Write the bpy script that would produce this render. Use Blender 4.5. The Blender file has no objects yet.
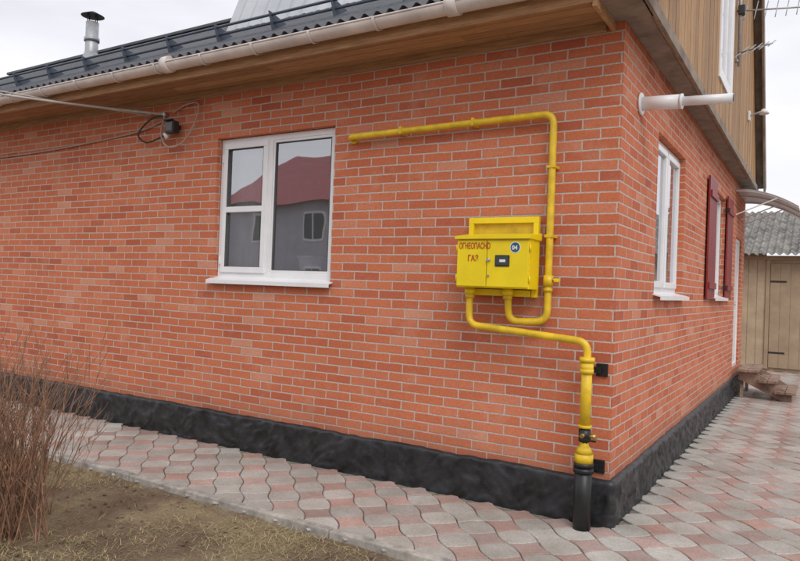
import bpy, bmesh, math, random
from mathutils import Vector, Matrix, noise
random.seed(7)
S=bpy.context.scene
D=bpy.data
# ---------------------------------------------------------------- helpers
def link(o,parent=None):
    S.collection.objects.link(o)
    if parent: o.parent=parent
    return o
def empty(name,parent=None):
    o=D.objects.new(name,None); o.empty_display_size=.2
    return link(o,parent)
def mesh(name,verts,faces,mat,parent=None,smooth=False,uv=None):
    m=D.meshes.new(name); m.from_pydata(verts,[],faces); m.update()
    if mat: m.materials.append(mat)
    if smooth:
        for p in m.polygons: p.use_smooth=True
    if uv:
        l=m.uv_layers.new(name="UVMap")
        for p in m.polygons:
            for li in p.loop_indices: l.data[li].uv=uv(m.vertices[m.loops[li].vertex_index].co,p.normal)
    return link(D.objects.new(name,m),parent)
def box(name,x0,x1,y0,y1,z0,z1,mat,parent=None,bev=0.0):
    bm=bmesh.new(); bmesh.ops.create_cube(bm,size=1)
    for v in bm.verts:
        v.co=Vector(((x0+x1)/2+v.co.x*(x1-x0),(y0+y1)/2+v.co.y*(y1-y0),(z0+z1)/2+v.co.z*(z1-z0)))
    if bev>0: bmesh.ops.bevel(bm,geom=bm.edges[:],offset=bev,segments=2,profile=.6,affect='EDGES')
    bmesh.ops.recalc_face_normals(bm,faces=bm.faces[:])
    m=D.meshes.new(name); bm.to_mesh(m); bm.free(); m.materials.append(mat)
    return link(D.objects.new(name,m),parent)
def sbox(side,name,u0,u1,o0,o1,z0,z1,mat,parent=None,bev=0.0,base=0.0):
    if side=='F': return box(name,u0,u1,-o1-base,-o0-base,z0,z1,mat,parent,bev)
    return box(name,o0+base,o1+base,u0,u1,z0,z1,mat,parent,bev)
def cyl(name,a,b,r,mat,parent=None,r2=None,seg=24,bev=0.0):
    a=Vector(a);b=Vector(b);d=b-a
    bm=bmesh.new()
    bmesh.ops.create_cone(bm,cap_ends=True,segments=seg,radius1=r,radius2=r if r2 is None else r2,depth=d.length)
    if bev>0:
        es=[e for e in bm.edges if any(len(f.verts)>4 for f in e.link_faces)]
        bmesh.ops.bevel(bm,geom=es,offset=bev,segments=2,affect='EDGES')
    M=Matrix.Translation((a+b)/2)@d.to_track_quat('Z','Y').to_matrix().to_4x4()
    bmesh.ops.transform(bm,matrix=M,verts=bm.verts[:])
    for f in bm.faces: f.smooth=len(f.verts)<=4
    m=D.meshes.new(name); bm.to_mesh(m); bm.free(); m.materials.append(mat)
    return link(D.objects.new(name,m),parent)
def fillet(pts,r,n=6):
    pts=[Vector(p) for p in pts]; out=[pts[0]]
    for i in range(1,len(pts)-1):
        p=pts[i];a=(pts[i-1]-p);b=(pts[i+1]-p)
        rr=min(r,a.length*.45,b.length*.45)
        A=p+a.normalized()*rr;B=p+b.normalized()*rr
        for k in range(n+1):
            t=k/n; out.append(A*(1-t)**2+p*2*t*(1-t)+B*t*t)
    out.append(pts[-1]); return out
def curve(name,lines,r,mat,parent=None,res=4,radii=None):
    c=D.curves.new(name,'CURVE'); c.dimensions='3D'; c.bevel_depth=r; c.bevel_resolution=res; c.use_fill_caps=True
    for li,l in enumerate(lines):
        s=c.splines.new('POLY'); s.points.add(len(l)-1)
        for i,p in enumerate(l):
            s.points[i].co=(p[0],p[1],p[2],1)
            if radii: s.points[i].radius=radii[li][i]
        s.use_smooth=True
    c.materials.append(mat)
    return link(D.objects.new(name,c),parent)

# ---------------------------------------------------------------- materials
def newmat(name):
    m=D.materials.new(name); m.use_nodes=True
    nt=m.node_tree; b=nt.nodes['Principled BSDF']; return m,nt,b
def N(nt,t,**k):
    n=nt.nodes.new(t)
    for a,v in k.items(): setattr(n,a,v)
    return n
def ramp(nt,stops):
    n=nt.nodes.new('ShaderNodeValToRGB'); e=n.color_ramp.elements
    while len(e)<len(stops): e.new(.5)
    for i,(p,c) in enumerate(stops): e[i].position=p; e[i].color=(c[0],c[1],c[2],1)
    return n
def noise_tex(nt,scale,detail=3,rough=.6,vec=None):
    n=nt.nodes.new('ShaderNodeTexNoise'); n.inputs['Scale'].default_value=scale; n.inputs['Detail'].default_value=min(detail,4); n.inputs['Roughness'].default_value=rough
    if vec is not None: nt.links.new(vec,n.inputs['Vector'])
    return n
def mix(nt,f,a,b,mode='MIX'):
    n=nt.nodes.new('ShaderNodeMix'); n.data_type='RGBA'; n.blend_type=mode
    for s,v in ((0,f),(6,a),(7,b)):
        if isinstance(v,bpy.types.NodeSocket): nt.links.new(v,n.inputs[s])
        elif s==0: n.inputs[0].default_value=v
        else: n.inputs[s].default_value=(v[0],v[1],v[2],1)
    return n.outputs[2]
def simple(name,col,rough=.5,var=.15,scale=6,metal=0,bump=.0,bscale=60,spec=.5,stretch=None):
    m,nt,b=newmat(name)
    tc=N(nt,'ShaderNodeTexCoord'); v=tc.outputs['Object']
    if stretch:
        mp=N(nt,'ShaderNodeMapping'); mp.inputs['Scale'].default_value=stretch; nt.links.new(v,mp.inputs[0]); v=mp.outputs[0]
    n=noise_tex(nt,scale,4,.65,v)
    lo=[c*(1-var*1.6) for c in col]; hi=[min(1,c*(1+var)) for c in col]
    r=ramp(nt,[(.3,lo),(.7,hi)]); nt.links.new(n.outputs[0],r.inputs[0]); nt.links.new(r.outputs[0],b.inputs['Base Color'])
    b.inputs['Roughness'].default_value=rough; b.inputs['Metallic'].default_value=metal
    b.inputs['Specular IOR Level'].default_value=spec
    if bump>0:
        n2=noise_tex(nt,bscale,3,.6,v); bp=N(nt,'ShaderNodeBump'); bp.inputs['Strength'].default_value=1; bp.inputs['Distance'].default_value=bump
        nt.links.new(n2.outputs[0],bp.inputs['Height']); nt.links.new(bp.outputs[0],b.inputs['Normal'])
    return m

def brickmat():
    m,nt,b=newmat('red_brick'); L=nt.links.new
    uv=N(nt,'ShaderNodeTexCoord')
    n0=noise_tex(nt,22,1,.5,uv.outputs['UV'])
    vm=N(nt,'ShaderNodeVectorMath',operation='MULTIPLY_ADD'); L(n0.outputs['Color'],vm.inputs[0]); vm.inputs[1].default_value=(.007,.006,0); L(uv.outputs['UV'],vm.inputs[2])
    n00=noise_tex(nt,.9,1,.5,uv.outputs['UV'])
    vm2=N(nt,'ShaderNodeVectorMath',operation='MULTIPLY_ADD'); L(n00.outputs['Color'],vm2.inputs[0]); vm2.inputs[1].default_value=(.02,.016,0); L(vm.outputs[0],vm2.inputs[2])
    br=N(nt,'ShaderNodeTexBrick'); L(vm2.outputs[0],br.inputs['Vector'])
    for k,v in (('Scale',1),('Mortar Size',.0070),('Mortar Smooth',.35),('Bias',0),('Brick Width',.26),('Row Height',.075)): br.inputs[k].default_value=v
    br.inputs['Color1'].default_value=(0,0,0,1); br.inputs['Color2'].default_value=(1,1,1,1); br.inputs['Mortar'].default_value=(.5,.5,.5,1)
    r=ramp(nt,[(0,(.46,.120,.064)),(.10,(.53,.148,.074)),(.35,(.575,.168,.080)),(.65,(.60,.182,.088)),(.88,(.62,.205,.106)),(.96,(.63,.24,.14)),(1,(.64,.29,.185))])
    L(br.outputs['Color'],r.inputs[0])
    n1=noise_tex(nt,55,4,.7,uv.outputs['UV']); rr=ramp(nt,[(.3,(.82,.80,.78)),(.7,(1.09,1.10,1.12))]); L(n1.outputs[0],rr.inputs[0])
    c=mix(nt,1.0,r.outputs[0],rr.outputs[0],'MULTIPLY')
    n2=noise_tex(nt,1.1,4,.6,uv.outputs['UV']); r2=ramp(nt,[(.32,(.89,.87,.86)),(.68,(1.05,1.08,1.10))]); L(n2.outputs[0],r2.inputs[0])
    c=mix(nt,1.0,c,r2.outputs[0],'MULTIPLY')
    n3=noise_tex(nt,2.6,4,.75,uv.outputs['UV']); r3=ramp(nt,[(.54,(0,0,0)),(.78,(.4,.4,.4))]); L(n3.outputs[0],r3.inputs[0])
    c=mix(nt,r3.outputs[0],c,(.64,.37,.26))
    rm=ramp(nt,[(.3,(.44,.345,.29)),(.7,(.62,.52,.46))]); L(n1.outputs[0],rm.inputs[0])
    c=mix(nt,br.outputs['Fac'],c,rm.outputs[0])
    # splash dirt on the lowest courses
    sx=N(nt,'ShaderNodeSeparateXYZ'); L(uv.outputs['UV'],sx.inputs[0])
    a1=N(nt,'ShaderNodeMath',operation='MULTIPLY_ADD'); L(n3.outputs[0],a1.inputs[0]); a1.inputs[1].default_value=-.5; L(sx.outputs['Y'],a1.inputs[2])
    rd=ramp(nt,[(.05,(.35,.35,.35)),(.30,(0,0,0))]); L(a1.outputs[0],rd.inputs[0])
    c=mix(nt,rd.outputs[0],c,(.22,.13,.09))
    L(c,b.inputs['Base Color']); b.inputs['Roughness'].default_value=.85; b.inputs['Specular IOR Level'].default_value=.25
    inv=N(nt,'ShaderNodeMath',operation='SUBTRACT'); inv.inputs[0].default_value=1; L(br.outputs['Fac'],inv.inputs[1])
    ma=N(nt,'ShaderNodeMath',operation='MULTIPLY_ADD'); L(n1.outputs[0],ma.inputs[0]); ma.inputs[1].default_value=.22; L(inv.outputs[0],ma.inputs[2])
    mb=N(nt,'ShaderNodeMath',operation='MULTIPLY_ADD'); L(br.outputs['Color'],mb.inputs[0]); mb.inputs[1].default_value=.22; L(ma.outputs[0],mb.inputs[2])
    bp=N(nt,'ShaderNodeBump'); bp.inputs['Distance'].default_value=.004; bp.inputs['Strength'].default_value=.85; L(mb.outputs[0],bp.inputs['Height']); L(bp.outputs[0],b.inputs['Normal'])
    return m
M_brick=brickmat()

def woodmat(name,c0,c1,stretch,scale=8,rough=.65):
    m,nt,b=newmat(name); L=nt.links.new
    tc=N(nt,'ShaderNodeTexCoord'); mp=N(nt,'ShaderNodeMapping'); mp.inputs['Scale'].default_value=stretch; L(tc.outputs['Object'],mp.inputs[0])
    n=noise_tex(nt,scale,4,.7,mp.outputs[0]); r=ramp(nt,[(.3,c0),(.7,c1)]); L(n.outputs[0],r.inputs[0])
    oi=N(nt,'ShaderNodeAttribute',attribute_name='tint'); 
    r2=ramp(nt,[(0,(.72,.69,.67)),(1,(1.12,1.12,1.12))]); L(oi.outputs['Fac'],r2.inputs[0])
    c=mix(nt,1.0,r.outputs[0],r2.outputs[0],'MULTIPLY'); L(c,b.inputs['Base Color'])
    b.inputs['Roughness'].default_value=rough
    bp=N(nt,'ShaderNodeBump'); bp.inputs['Distance'].default_value=.002; L(n.outputs[0],bp.inputs['Height']); L(bp.outputs[0],b.inputs['Normal'])
    return m
M_clad=woodmat('gable_wood',(.27,.14,.055),(.54,.33,.15),(9,9,.6))
M_soffit=woodmat('soffit_wood',(.27,.14,.065),(.55,.32,.16),(.5,9,9))
M_verge=simple('weathered_board',(.27,.215,.17),.8,.25,5)
M_plank=simple('step_plank',(.30,.20,.15),.8,.35,6,bump=.002)
M_white=simple('white_pvc',(.80,.80,.81),.3,.04,4)
M_gutter=simple('gutter_pvc',(.68,.61,.57),.4,.14,3)
M_roof=simple('dark_roof_sheet',(.065,.070,.08),.4,.2,3)
M_roof2=simple('grey_metal_roof',(.50,.52,.54),.3,.08,2,metal=.5)
M_rail=simple('guard_rail_paint',(.075,.095,.13),.4,.15,5)
M_yel=simple('yellow_gas_paint',(.85,.64,.008),.38,.06,5)
M_yel2=simple('yellow_pipe_paint',(.75,.50,.02),.42,.16,9,bump=.0006,bscale=90)
M_black=simple('black_casing',(.012,.012,.013),.42,.3,8)
M_dark=simple('dark_plastic',(.03,.03,.032),.4,.2,20)
M_plinth=simple('black_rock_plaster',(.026,.027,.030),.40,.5,7,bump=.002,bscale=40)
M_red=simple('red_shutter_paint',(.24,.022,.022),.45,.12,6)
M_brass=simple('brass',(.45,.3,.09),.35,.1,30,metal=.8)
M_steel=simple('steel',(.5,.5,.5),.35,.15,10,metal=.8)
M_alu=simple('aluminium',(.42,.43,.45),.45,.15,10,metal=.4)
M_cable=simple('grey_cable',(.42,.38,.35),.6,.1,10)
M_cable2=simple('black_cable',(.03,.03,.03),.6,.1,10)
M_cable3=simple('beige_cable',(.45,.32,.25),.6,.1,10)
M_kerb=simple('kerb_concrete',(.40,.37,.33),.9,.3,9,bump=.003)
M_grout=simple('paver_sand',(.23,.20,.165),.95,.3,15,bump=.003)
M_int=simple('interior_wallpaper',(.50,.46,.42),.8,.1,3)
M_curtain=simple('sheer_curtain',(.82,.82,.82),.8,.05,3)
M_door=simple('door_white',(.72,.71,.68),.4,.05,3)
M_shed=simple('shed_board',(.48,.37,.25),.75,.15,2.5,bump=.002,bscale=20)
M_sheddoor=simple('shed_door',(.40,.30,.20),.75,.12,3,bump=.001)
M_slate=simple('asbestos_sheet',(.23,.22,.20),.9,.4,5,bump=.003)
M_poly=simple('polycarbonate',(.52,.54,.56),.2,.05,3)
M_twig=simple('shrub_bark',(.30,.165,.10),.7,.4,12)
M_twig2=simple('tree_bark',(.12,.09,.07),.8,.3,4)
M_redtext=simple('red_lettering',(.42,.05,.01),.5,.05,20)
M_sticker=simple('blue_sticker',(.03,.10,.16),.4,.1,40)
M_lcd=simple('meter_window',(.045,.05,.05),.15,.1,30)
M_nroof=simple('red_metal_roof',(.36,.05,.05),.4,.1,2)
M_nwall=simple('neighbour_wall',(.50,.50,.55),.8,.1,2)
M_fence=simple('fence_board',(.20,.16,.13),.8,.25,4)
M_flue=simple('flue_white',(.78,.78,.78),.35,.05,5)

def glassmat():
    m,nt,b=newmat('window_glass'); L=nt.links.new
    nt.nodes.remove(b); out=nt.nodes['Material Output']
    t=N(nt,'ShaderNodeBsdfTransparent'); t.inputs[0].default_value=(.92,.94,.94,1)
    g=N(nt,'ShaderNodeBsdfGlossy'); g.inputs['Roughness'].default_value=.015; g.inputs['Color'].default_value=(.95,.96,1,1)
    f=N(nt,'ShaderNodeFresnel'); f.inputs[0].default_value=1.9
    n=noise_tex(nt,2.2,1,.4,N(nt,'ShaderNodeTexCoord').outputs['Object']); bp=N(nt,'ShaderNodeBump'); bp.inputs['Distance'].default_value=.004; bp.inputs['Strength'].default_value=.5
    L(n.outputs[0],bp.inputs['Height']); L(bp.outputs[0],g.inputs['Normal'])
    ms=N(nt,'ShaderNodeMixShader'); ad=N(nt,'ShaderNodeMath',operation='MULTIPLY_ADD'); L(f.outputs[0],ad.inputs[0]); ad.inputs[1].default_value=1.2; ad.inputs[2].default_value=.26
    # weak grey diffuse layer over the whole pane makes it read paler
    df=N(nt,'ShaderNodeBsdfDiffuse'); df.inputs['Color'].default_value=(.55,.55,.56,1); m2=N(nt,'ShaderNodeMixShader'); m2.inputs[0].default_value=.06
    L(ad.outputs[0],ms.inputs[0]); L(t.outputs[0],ms.inputs[1]); L(g.outputs[0],ms.inputs[2]); L(ms.outputs[0],m2.inputs[1]); L(df.outputs[0],m2.inputs[2]); L(m2.outputs[0],out.inputs[0])
    return m
M_glass=glassmat()

def pavermat():
    m,nt,b=newmat('paver_concrete'); L=nt.links.new
    at=N(nt,'ShaderNodeVertexColor',layer_name='tint'); tc=N(nt,'ShaderNodeTexCoord')
    n=noise_tex(nt,60,4,.75,tc.outputs['Object']); r=ramp(nt,[(.3,(.74,.74,.74)),(.7,(1.15,1.15,1.15))]); L(n.outputs[0],r.inputs[0])
    c=mix(nt,1.0,at.outputs[0],r.outputs[0],'MULTIPLY')
    n2=noise_tex(nt,1.7,4,.7,tc.outputs['Object']); r2=ramp(nt,[(.35,(.74,.71,.67)),(.65,(1.08,1.08,1.08))]); L(n2.outputs[0],r2.inputs[0])
    c=mix(nt,1.0,c,r2.outputs[0],'MULTIPLY')
    n3=noise_tex(nt,6,4,.7,tc.outputs['Object']); r3=ramp(nt,[(.55,(0,0,0)),(.75,(.4,.4,.4))]); L(n3.outputs[0],r3.inputs[0])
    c=mix(nt,r3.outputs[0],c,(.30,.27,.23))
    L(c,b.inputs['Base Color']); b.inputs['Roughness'].default_value=.88
    bp=N(nt,'ShaderNodeBump'); bp.inputs['Distance'].default_value=.002; L(n.outputs[0],bp.inputs['Height']); L(bp.outputs[0],b.inputs['Normal'])
    return m
M_paver=pavermat()
def soilmat():
    m,nt,b=newmat('garden_soil'); L=nt.links.new
    tc=N(nt,'ShaderNodeTexCoord'); v=tc.outputs['Object']
    n=noise_tex(nt,1.6,4,.65,v); r=ramp(nt,[(.36,(.17,.115,.072)),(.5,(.25,.18,.115)),(.6,(.36,.28,.17)),(.72,(.26,.23,.115))]); L(n.outputs[0],r.inputs[0])
    n2=noise_tex(nt,70,4,.8,v); r2=ramp(nt,[(.3,(.6,.6,.6)),(.7,(1.35,1.35,1.3))]); L(n2.outputs[0],r2.inputs[0])
    c=mix(nt,1.0,r.outputs[0],r2.outputs[0],'MULTIPLY'); L(c,b.inputs['Base Color']); b.inputs['Roughness'].default_value=.97
    bp=N(nt,'ShaderNodeBump'); bp.inputs['Distance'].default_value=.02; L(n2.outputs[0],bp.inputs['Height']); L(bp.outputs[0],b.inputs['Normal'])
    return m
M_soil=soilmat()
def strawmat():
    m,nt,b=newmat('dry_grass'); L=nt.links.new
    at=N(nt,'ShaderNodeVertexColor',layer_name='tint'); L(at.outputs[0],b.inputs['Base Color']); b.inputs['Roughness'].default_value=.9
    return m
M_straw=strawmat()

# ---------------------------------------------------------------- house
house=empty('brick_house')
WX=-12.5; SY=9.0; WT=3.5; TH=.32
def wallgrid(side,us,zs,holes,name):
    V=[];F=[];UV=[]
    def P(u,o,z): return (u,-o,z) if side=='F' else (o,u,z)
    def inh(u,z): return any(h[0]<u<h[1] and h[2]<z<h[3] for h in holes)
    def quad(ps,uvs):
        b=len(V); V.extend(ps); F.append((b,b+1,b+2,b+3)); UV.extend(uvs)
    for i in range(len(us)-1):
        for j in range(len(zs)-1):
            u0,u1,z0,z1=us[i],us[i+1],zs[j],zs[j+1]
            if inh((u0+u1)/2,(z0+z1)/2): continue
            quad([P(u0,0,z0),P(u1,0,z0),P(u1,0,z1),P(u0,0,z1)],[(u0,z0),(u1,z0),(u1,z1),(u0,z1)])
            quad([P(u0,-TH,z0),P(u0,-TH,z1),P(u1,-TH,z1),P(u1,-TH,z0)],[(u0,z0),(u0,z1),(u1,z1),(u1,z0)])
    for (u0,u1,z0,z1) in holes:
        for u in (u0,u1):
            quad([P(u,0,z0),P(u,-TH,z0),P(u,-TH,z1),P(u,0,z1)],[(u,z0),(u+TH,z0),(u+TH,z1),(u,z1)])
        for z in (z0,z1):
            quad([P(u0,0,z),P(u1,0,z),P(u1,-TH,z),P(u0,-TH,z)],[(u0,z),(u1,z),(u1,z+.06),(u0,z+.06)])
    m=D.meshes.new(name); m.from_pydata(V,[],F); m.materials.append(M_brick)
    l=m.uv_layers.new(name='UVMap')
    for i,uv in enumerate(UV): l.data[i].uv=uv
    return link(D.objects.new(name,m),house)
FW=(-3.96,-2.49,1.60,3.01)
wallgrid('F',[WX,FW[0],FW[1],0],[.2,FW[2],FW[3],WT+.1],[FW],'front_wall')
SW=(1.25,2.6,1.6,3.0); SH=(4.75,6.05,1.6,3.02); DR=(7.55,8.5,.45,2.62)
wallgrid('S',[0,SW[0],SW[1],SH[0],SH[1],DR[0],DR[1],SY],[.2,DR[2],SW[2],DR[3],SW[3],SH[3],WT+.1],[SW,SH,DR],'side_wall')
uvf=lambda co,n:(co.x if abs(n.y)>.5 else co.y,co.z)
mesh('back_wall',[(WX,SY,0),(0,SY,0),(0,SY,WT),(WX,SY,WT),(WX,0,0),(WX,0,WT)],[(0,1,2,3),(4,0,3,5)],M_brick,house,uv=uvf)
mesh('interior_floor',[(WX,0,.5),(-.3,0,.5),(-.3,SY,.5),(WX,SY,.5)],[(0,1,2,3)],M_plank,house)
mesh('interior_ceiling',[(WX,0,3.3),(-.3,0,3.3),(-.3,SY,3.3),(WX,SY,3.3)],[(0,1,2,3)],M_int,house)
mesh('interior_partition',[(WX,4,.5),(-3,4,.5),(-3,4,3.3),(WX,4,3.3)],[(0,1,2,3)],M_int,house)
mesh('interior_partition_b',[(-3,3.9,.5),(-3,SY,.5),(-3,SY,3.3),(-3,3.9,3.3)],[(0,1,2,3)],M_int,house)

# plinth : black plaster hand-modelled like rock, shallow diagonal strokes
def plinth():
    ds=.020; nz=18; H=.315
    path=[]
    n1=int(12.5/ds)
    for i in range(n1): path.append((WX+i*ds,0,0,-1))
    for k in range(5):
        a=k/4*math.pi/2; path.append((0,0,math.sin(a),-math.cos(a)))
    n2=int(SY/ds)
    for i in range(1,n2+1): path.append((0,i*ds,1,0))
    V=[];F=[]
    for (x,y,nx,ny) in path:
        s=x+y
        top=H+.010*noise.noise(Vector((s*2.1,3,0)))+.008*noise.noise(Vector((s*9,5,0)))
        for j in range(nz+1):
            z=-.03+(top+.03)*j/nz
            wz=.10*noise.noise(Vector((s*3,z*3,5)))
            pa=noise.noise(Vector((s*2.2,z*2.2,11)))
            A=1-abs(noise.noise(Vector(((s+z)*4.0,(s-z)*13+wz*20,1.7))))*2.6
            B=1-abs(noise.noise(Vector(((s-z*1.4)*3.6,(s+z*1.2)*12-wz*20,7.7))))*2.6
            k=min(1,max(0,.5+pa*3))
            o=.038+.016*(max(0,A)**1.3*k+max(0,B)**1.3*(1-k))+.008*noise.noise(Vector((s*5,z*6,3)))+.002*noise.noise(Vector((s*45,z*45,2)))
            if j==nz: o*=.75
            V.append((x+nx*o,y+ny*o,z))
        V.append((x-nx*.02,y-ny*.02,top+.002))
    R=nz+2
    for i in range(len(path)-1):
        for j in range(R-1):
            a=i*R+j; F.append((a,a+R,a+R+1,a+1))
    return mesh('plinth',V,F,M_plinth,house,smooth=True)
plinth()

# windows -------------------------------------------------
def frame(side,name,u0,u1,z0,z1,o,w,d,mat,par):
    sbox(side,name+'_bottom',u0,u1,o-d,o,z0,z0+w,mat,par,.006)
    sbox(side,name+'_top',u0,u1,o-d,o,z1-w,z1,mat,par,.006)
    sbox(side,name+'_jamb_a',u0,u0+w,o-d-.001,o-.001,z0+w*.98,z1-w*.98,mat,par,.006)
    sbox(side,name+'_jamb_b',u1-w,u1,o-d-.001,o-.001,z0+w*.98,z1-w*.98,mat,par,.006)
def glass(side,name,u0,u1,z0,z1,o,par):
    P=(lambda u,z:(u,-o,z)) if side=='F' else (lambda u,z:(o,u,z))
    return mesh(name,[P(u0,z0),P(u1,z0),P(u1,z1),P(u0,z1)],[(0,1,2,3)],M_glass,par)
M_gasket=simple('rubber_gasket',(.10,.10,.10),.6,.1,10)
w=empty('front_window',house)
u0,u1,z0,z1=FW; ro=-.06
frame('F','frame',u0+.005,u1-.005,z0+.03,z1-.005,ro,.055,.07,M_white,w)
mu=u0+.66
sbox('F','mullion',mu-.03,mu+.03,ro-.068,ro+.001,z0+.08,z1-.055,M_white,w,.005)
frame('F','sash',u0+.052,mu-.022,z0+.077,z1-.052,ro+.018,.058,.05,M_white,w)
tz=z0+.70
sbox('F','sash_transom',u0+.10,mu-.07,ro-.03,ro+.016,tz-.028,tz+.028,M_white,w,.005)
frame('F','gasket_l',u0+.107,mu-.077,z0+.132,z1-.107,ro+.0165,.004,.03,M_gasket,w)
glass('F','glass_l',u0+.10,mu-.07,z0+.12,z1-.1,ro-.012,w)
frame('F','fixed_bead',mu+.03,u1-.058,z0+.084,z1-.058,ro-.006,.03,.03,M_white,w)
frame('F','gasket_r',mu+.058,u1-.086,z0+.112,z1-.086,ro-.005,.004,.03,M_gasket,w)
glass('F','glass_r',mu+.05,u1-.08,z0+.10,z1-.08,ro-.022,w)
for hz in (z0+.2,z1-.2): sbox('F','hinge',u0+.035,u0+.055,ro,ro+.022,hz-.04,hz+.04,M_white,w,.003)
def sill(side,a,b,z,o,par):
    P=(lambda u,q,z:(u,-q,z)) if side=='F' else (lambda u,q,z:(q,u,z))
    prof=[(ro-.0,z+.035),(o,z+.0),(o,z-.035),(o-.008,z-.035),(o-.008,z-.008),(ro,z+.02)]
    V=[];F=[];n=len(prof)
    for u in (a,b):
        for q,zz in prof: V.append(P(u,q,zz))
    for i in range(n): F.append((i,(i+1)%n,n+(i+1)%n,n+i))
    F.append(tuple(range(n))); F.append(tuple(range(n,2*n)))
    mesh('sill',V,F,M_white,par)
sill('F',u0-.03,u1+.03,z0,.06,w)
def curtain(name,a,b,y,zz0,zz1,amp=.02,fr=26,par=None,side='F'):
    V=[];F=[];n=90
    for i in range(n+1):
        u=a+(b-a)*i/n; yy=y+amp*math.sin(u*fr)+amp*.5*math.sin(u*fr*2.3+1)
        for z in (zz0,zz1): V.append((u,yy,z) if side=='F' else (-yy,u,z))
    for i in range(n): F.append((2*i,2*i+2,2*i+3,2*i+1))
    return mesh(name,V,F,M_curtain,par or w,smooth=True)
curtain('curtain_l',u0-.0,u0+.40,.20,z0+.05,3.0,amp=.012)
curtain('curtain_r',u1-.22,u1+.05,.40,1.4,3.2)
box('inner_sill',u0-.05,u1+.05,.135,.36,z0+.01,z0+.04,M_white,w,.004)
pot=empty('flower_pot',w)
cyl('pot',(-2.90,.23,z0+.04),(-2.90,.23,z0+.25),.085,M_white,pot,r2=.125)
cyl('pot_rim',(-2.90,.23,z0+.23),(-2.90,.23,z0+.255),.132,M_white,pot)

w2=empty('side_window',house)
a0,a1,b0,b1=SW
frame('S','frame',a0+.005,a1-.005,b0+.03,b1-.005,ro,.055,.07,M_white,w2)
mm=(a0+a1)/2
sbox('S','mullion',mm-.03,mm+.03,ro-.068,ro+.001,b0+.08,b1-.055,M_white,w2,.005)
frame('S','sash',a0+.052,mm-.022,b0+.077,b1-.052,ro+.018,.055,.05,M_white,w2)
frame('S','sash_b',mm+.022,a1-.052,b0+.077,b1-.052,ro+.018,.055,.05,M_white,w2)
glass('S','glass_l',a0+.1,mm-.07,b0+.12,b1-.1,ro-.01,w2)
glass('S','glass_r',mm+.07,a1-.1,b0+.12,b1-.1,ro-.01,w2)
sill('S',a0-.04,a1+.04,b0,.07,w2)
curtain('curtain',a0-.05,a1+.05,.42,1.4,3.2,par=w2,side='S')
w3=empty('shuttered_window',house)
a0,a1,b0,b1=SH
frame('S','frame',a0+.005,a1-.005,b0+.03,b1-.005,ro,.055,.07,M_white,w3)
sbox('S','mullion',(a0+a1)/2-.04,(a0+a1)/2+.04,ro-.068,ro+.001,b0+.08,b1-.055,M_white,w3,.005)
glass('S','glass',a0+.05,a1-.05,b0+.08,b1-.05,ro-.03,w3)
sill('S',a0-.04,a1+.04,b0,.07,w3)
def shutter(y0,y1,nm):
    s=empty(nm,w3)
    n=6
    for i in range(n):
        ya=y0+(y1-y0)*i/n
        sbox('S','board',ya+.003,ya+(y1-y0)/n-.003,.02,.043,b0-.02,b1+.06,M_red,s,.003)
    for z in (b0+.15,b1-.15): sbox('S','batten',y0+.03,y1-.03,.041,.065,z-.04,z+.04,M_red,s,.003)
    for z in (b0+.15,b1-.15): sbox('S','hinge',y1-.02 if y1<5.2 else y0-.01,y1+.01 if y1<5.2 else y0+.02,.0,.05,z-.03,z+.03,M_black,s)
shutter(4.12,4.78,'shutter_a'); shutter(6.02,6.68,'shutter_b')
dd=empty('entrance_door',house)
a0,a1,b0,b1=DR
frame('S','door_frame',a0+.004,a1-.004,b0,b1-.004,-.03,.06,.08,M_white,dd)
sbox('S','door_leaf',a0+.06,a1-.06,-.10,-.05,b0+.05,b1-.06,M_door,dd,.004)
sbox('S','door_panel_low',a0+.16,a1-.16,-.055,-.04,b0+.18,b0+.95,M_white,dd,.008)
sbox('S','door_panel_high',a0+.16,a1-.16,-.055,-.04,b0+1.1,b1-.2,M_white,dd,.008)
cyl('door_handle',(-.045,a0+.12,1.5),(.0,a0+.12,1.5),.012,M_steel,dd)
cyl('door_handle_grip',(.0,a0+.11,1.5),(.0,a0+.24,1.5),.01,M_steel,dd)
# open wooden steps
st=empty('entrance_steps')
for i,(xa,xb,z) in enumerate([(.09,.40,.47),(.38,.66,.32),(.62,.92,.165)]):
    for k in range(2):
        d=(xb-xa)/2
        box('tread_%d_%d'%(i,k),xa+k*d+.004,xa+(k+1)*d-.004,7.42+.02*i,8.65,z-.04+.003*k,z+.003*k,M_plank,st,.004)
for y in (7.58,8.5):
    mesh('stringer',[(.1,y,.30),(.1,y,.42),(.36,y,.42),(.86,y,.12),(.86,y,.0),(.74,y,0),(.1,y+.04,.30),(.1,y+.04,.42),(.36,y+.04,.42),(.86,y+.04,.12),(.86,y+.04,.0),(.74,y+.04,0)],
         [(5,4,3,2,1,0),(6,7,8,9,10,11)]+[(i,(i+1)%6,6+(i+1)%6,6+i) for i in range(6)],M_plank,st)
    box('leg',.12,.17,y+.045,y+.09,-.01,.43,M_plank,st,.003)
    box('leg',.60,.65,y+.045,y+.09,-.01,.125,M_plank,st,.003)
cp=empty('door_canopy',house)
V=[];F=[];n=14
for i in range(n+1):
    t=i/n; x=.005+.88*t; z=3.36-.30*t**2.0
    for y in (7.3,8.95):
        V.append((x,y,z)); V.append((x,y,z-.012))
for i in range(n):
    b=4*i
    F+= [(b,b+4,b+6,b+2),(b+1,b+3,b+7,b+5),(b,b+1,b+5,b+4),(b+2,b+6,b+7,b+3)]
F.append((4*n,4*n+1,4*n+3,4*n+2))
mesh('canopy_sheet',V,F,M_poly,cp,smooth=False)
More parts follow.
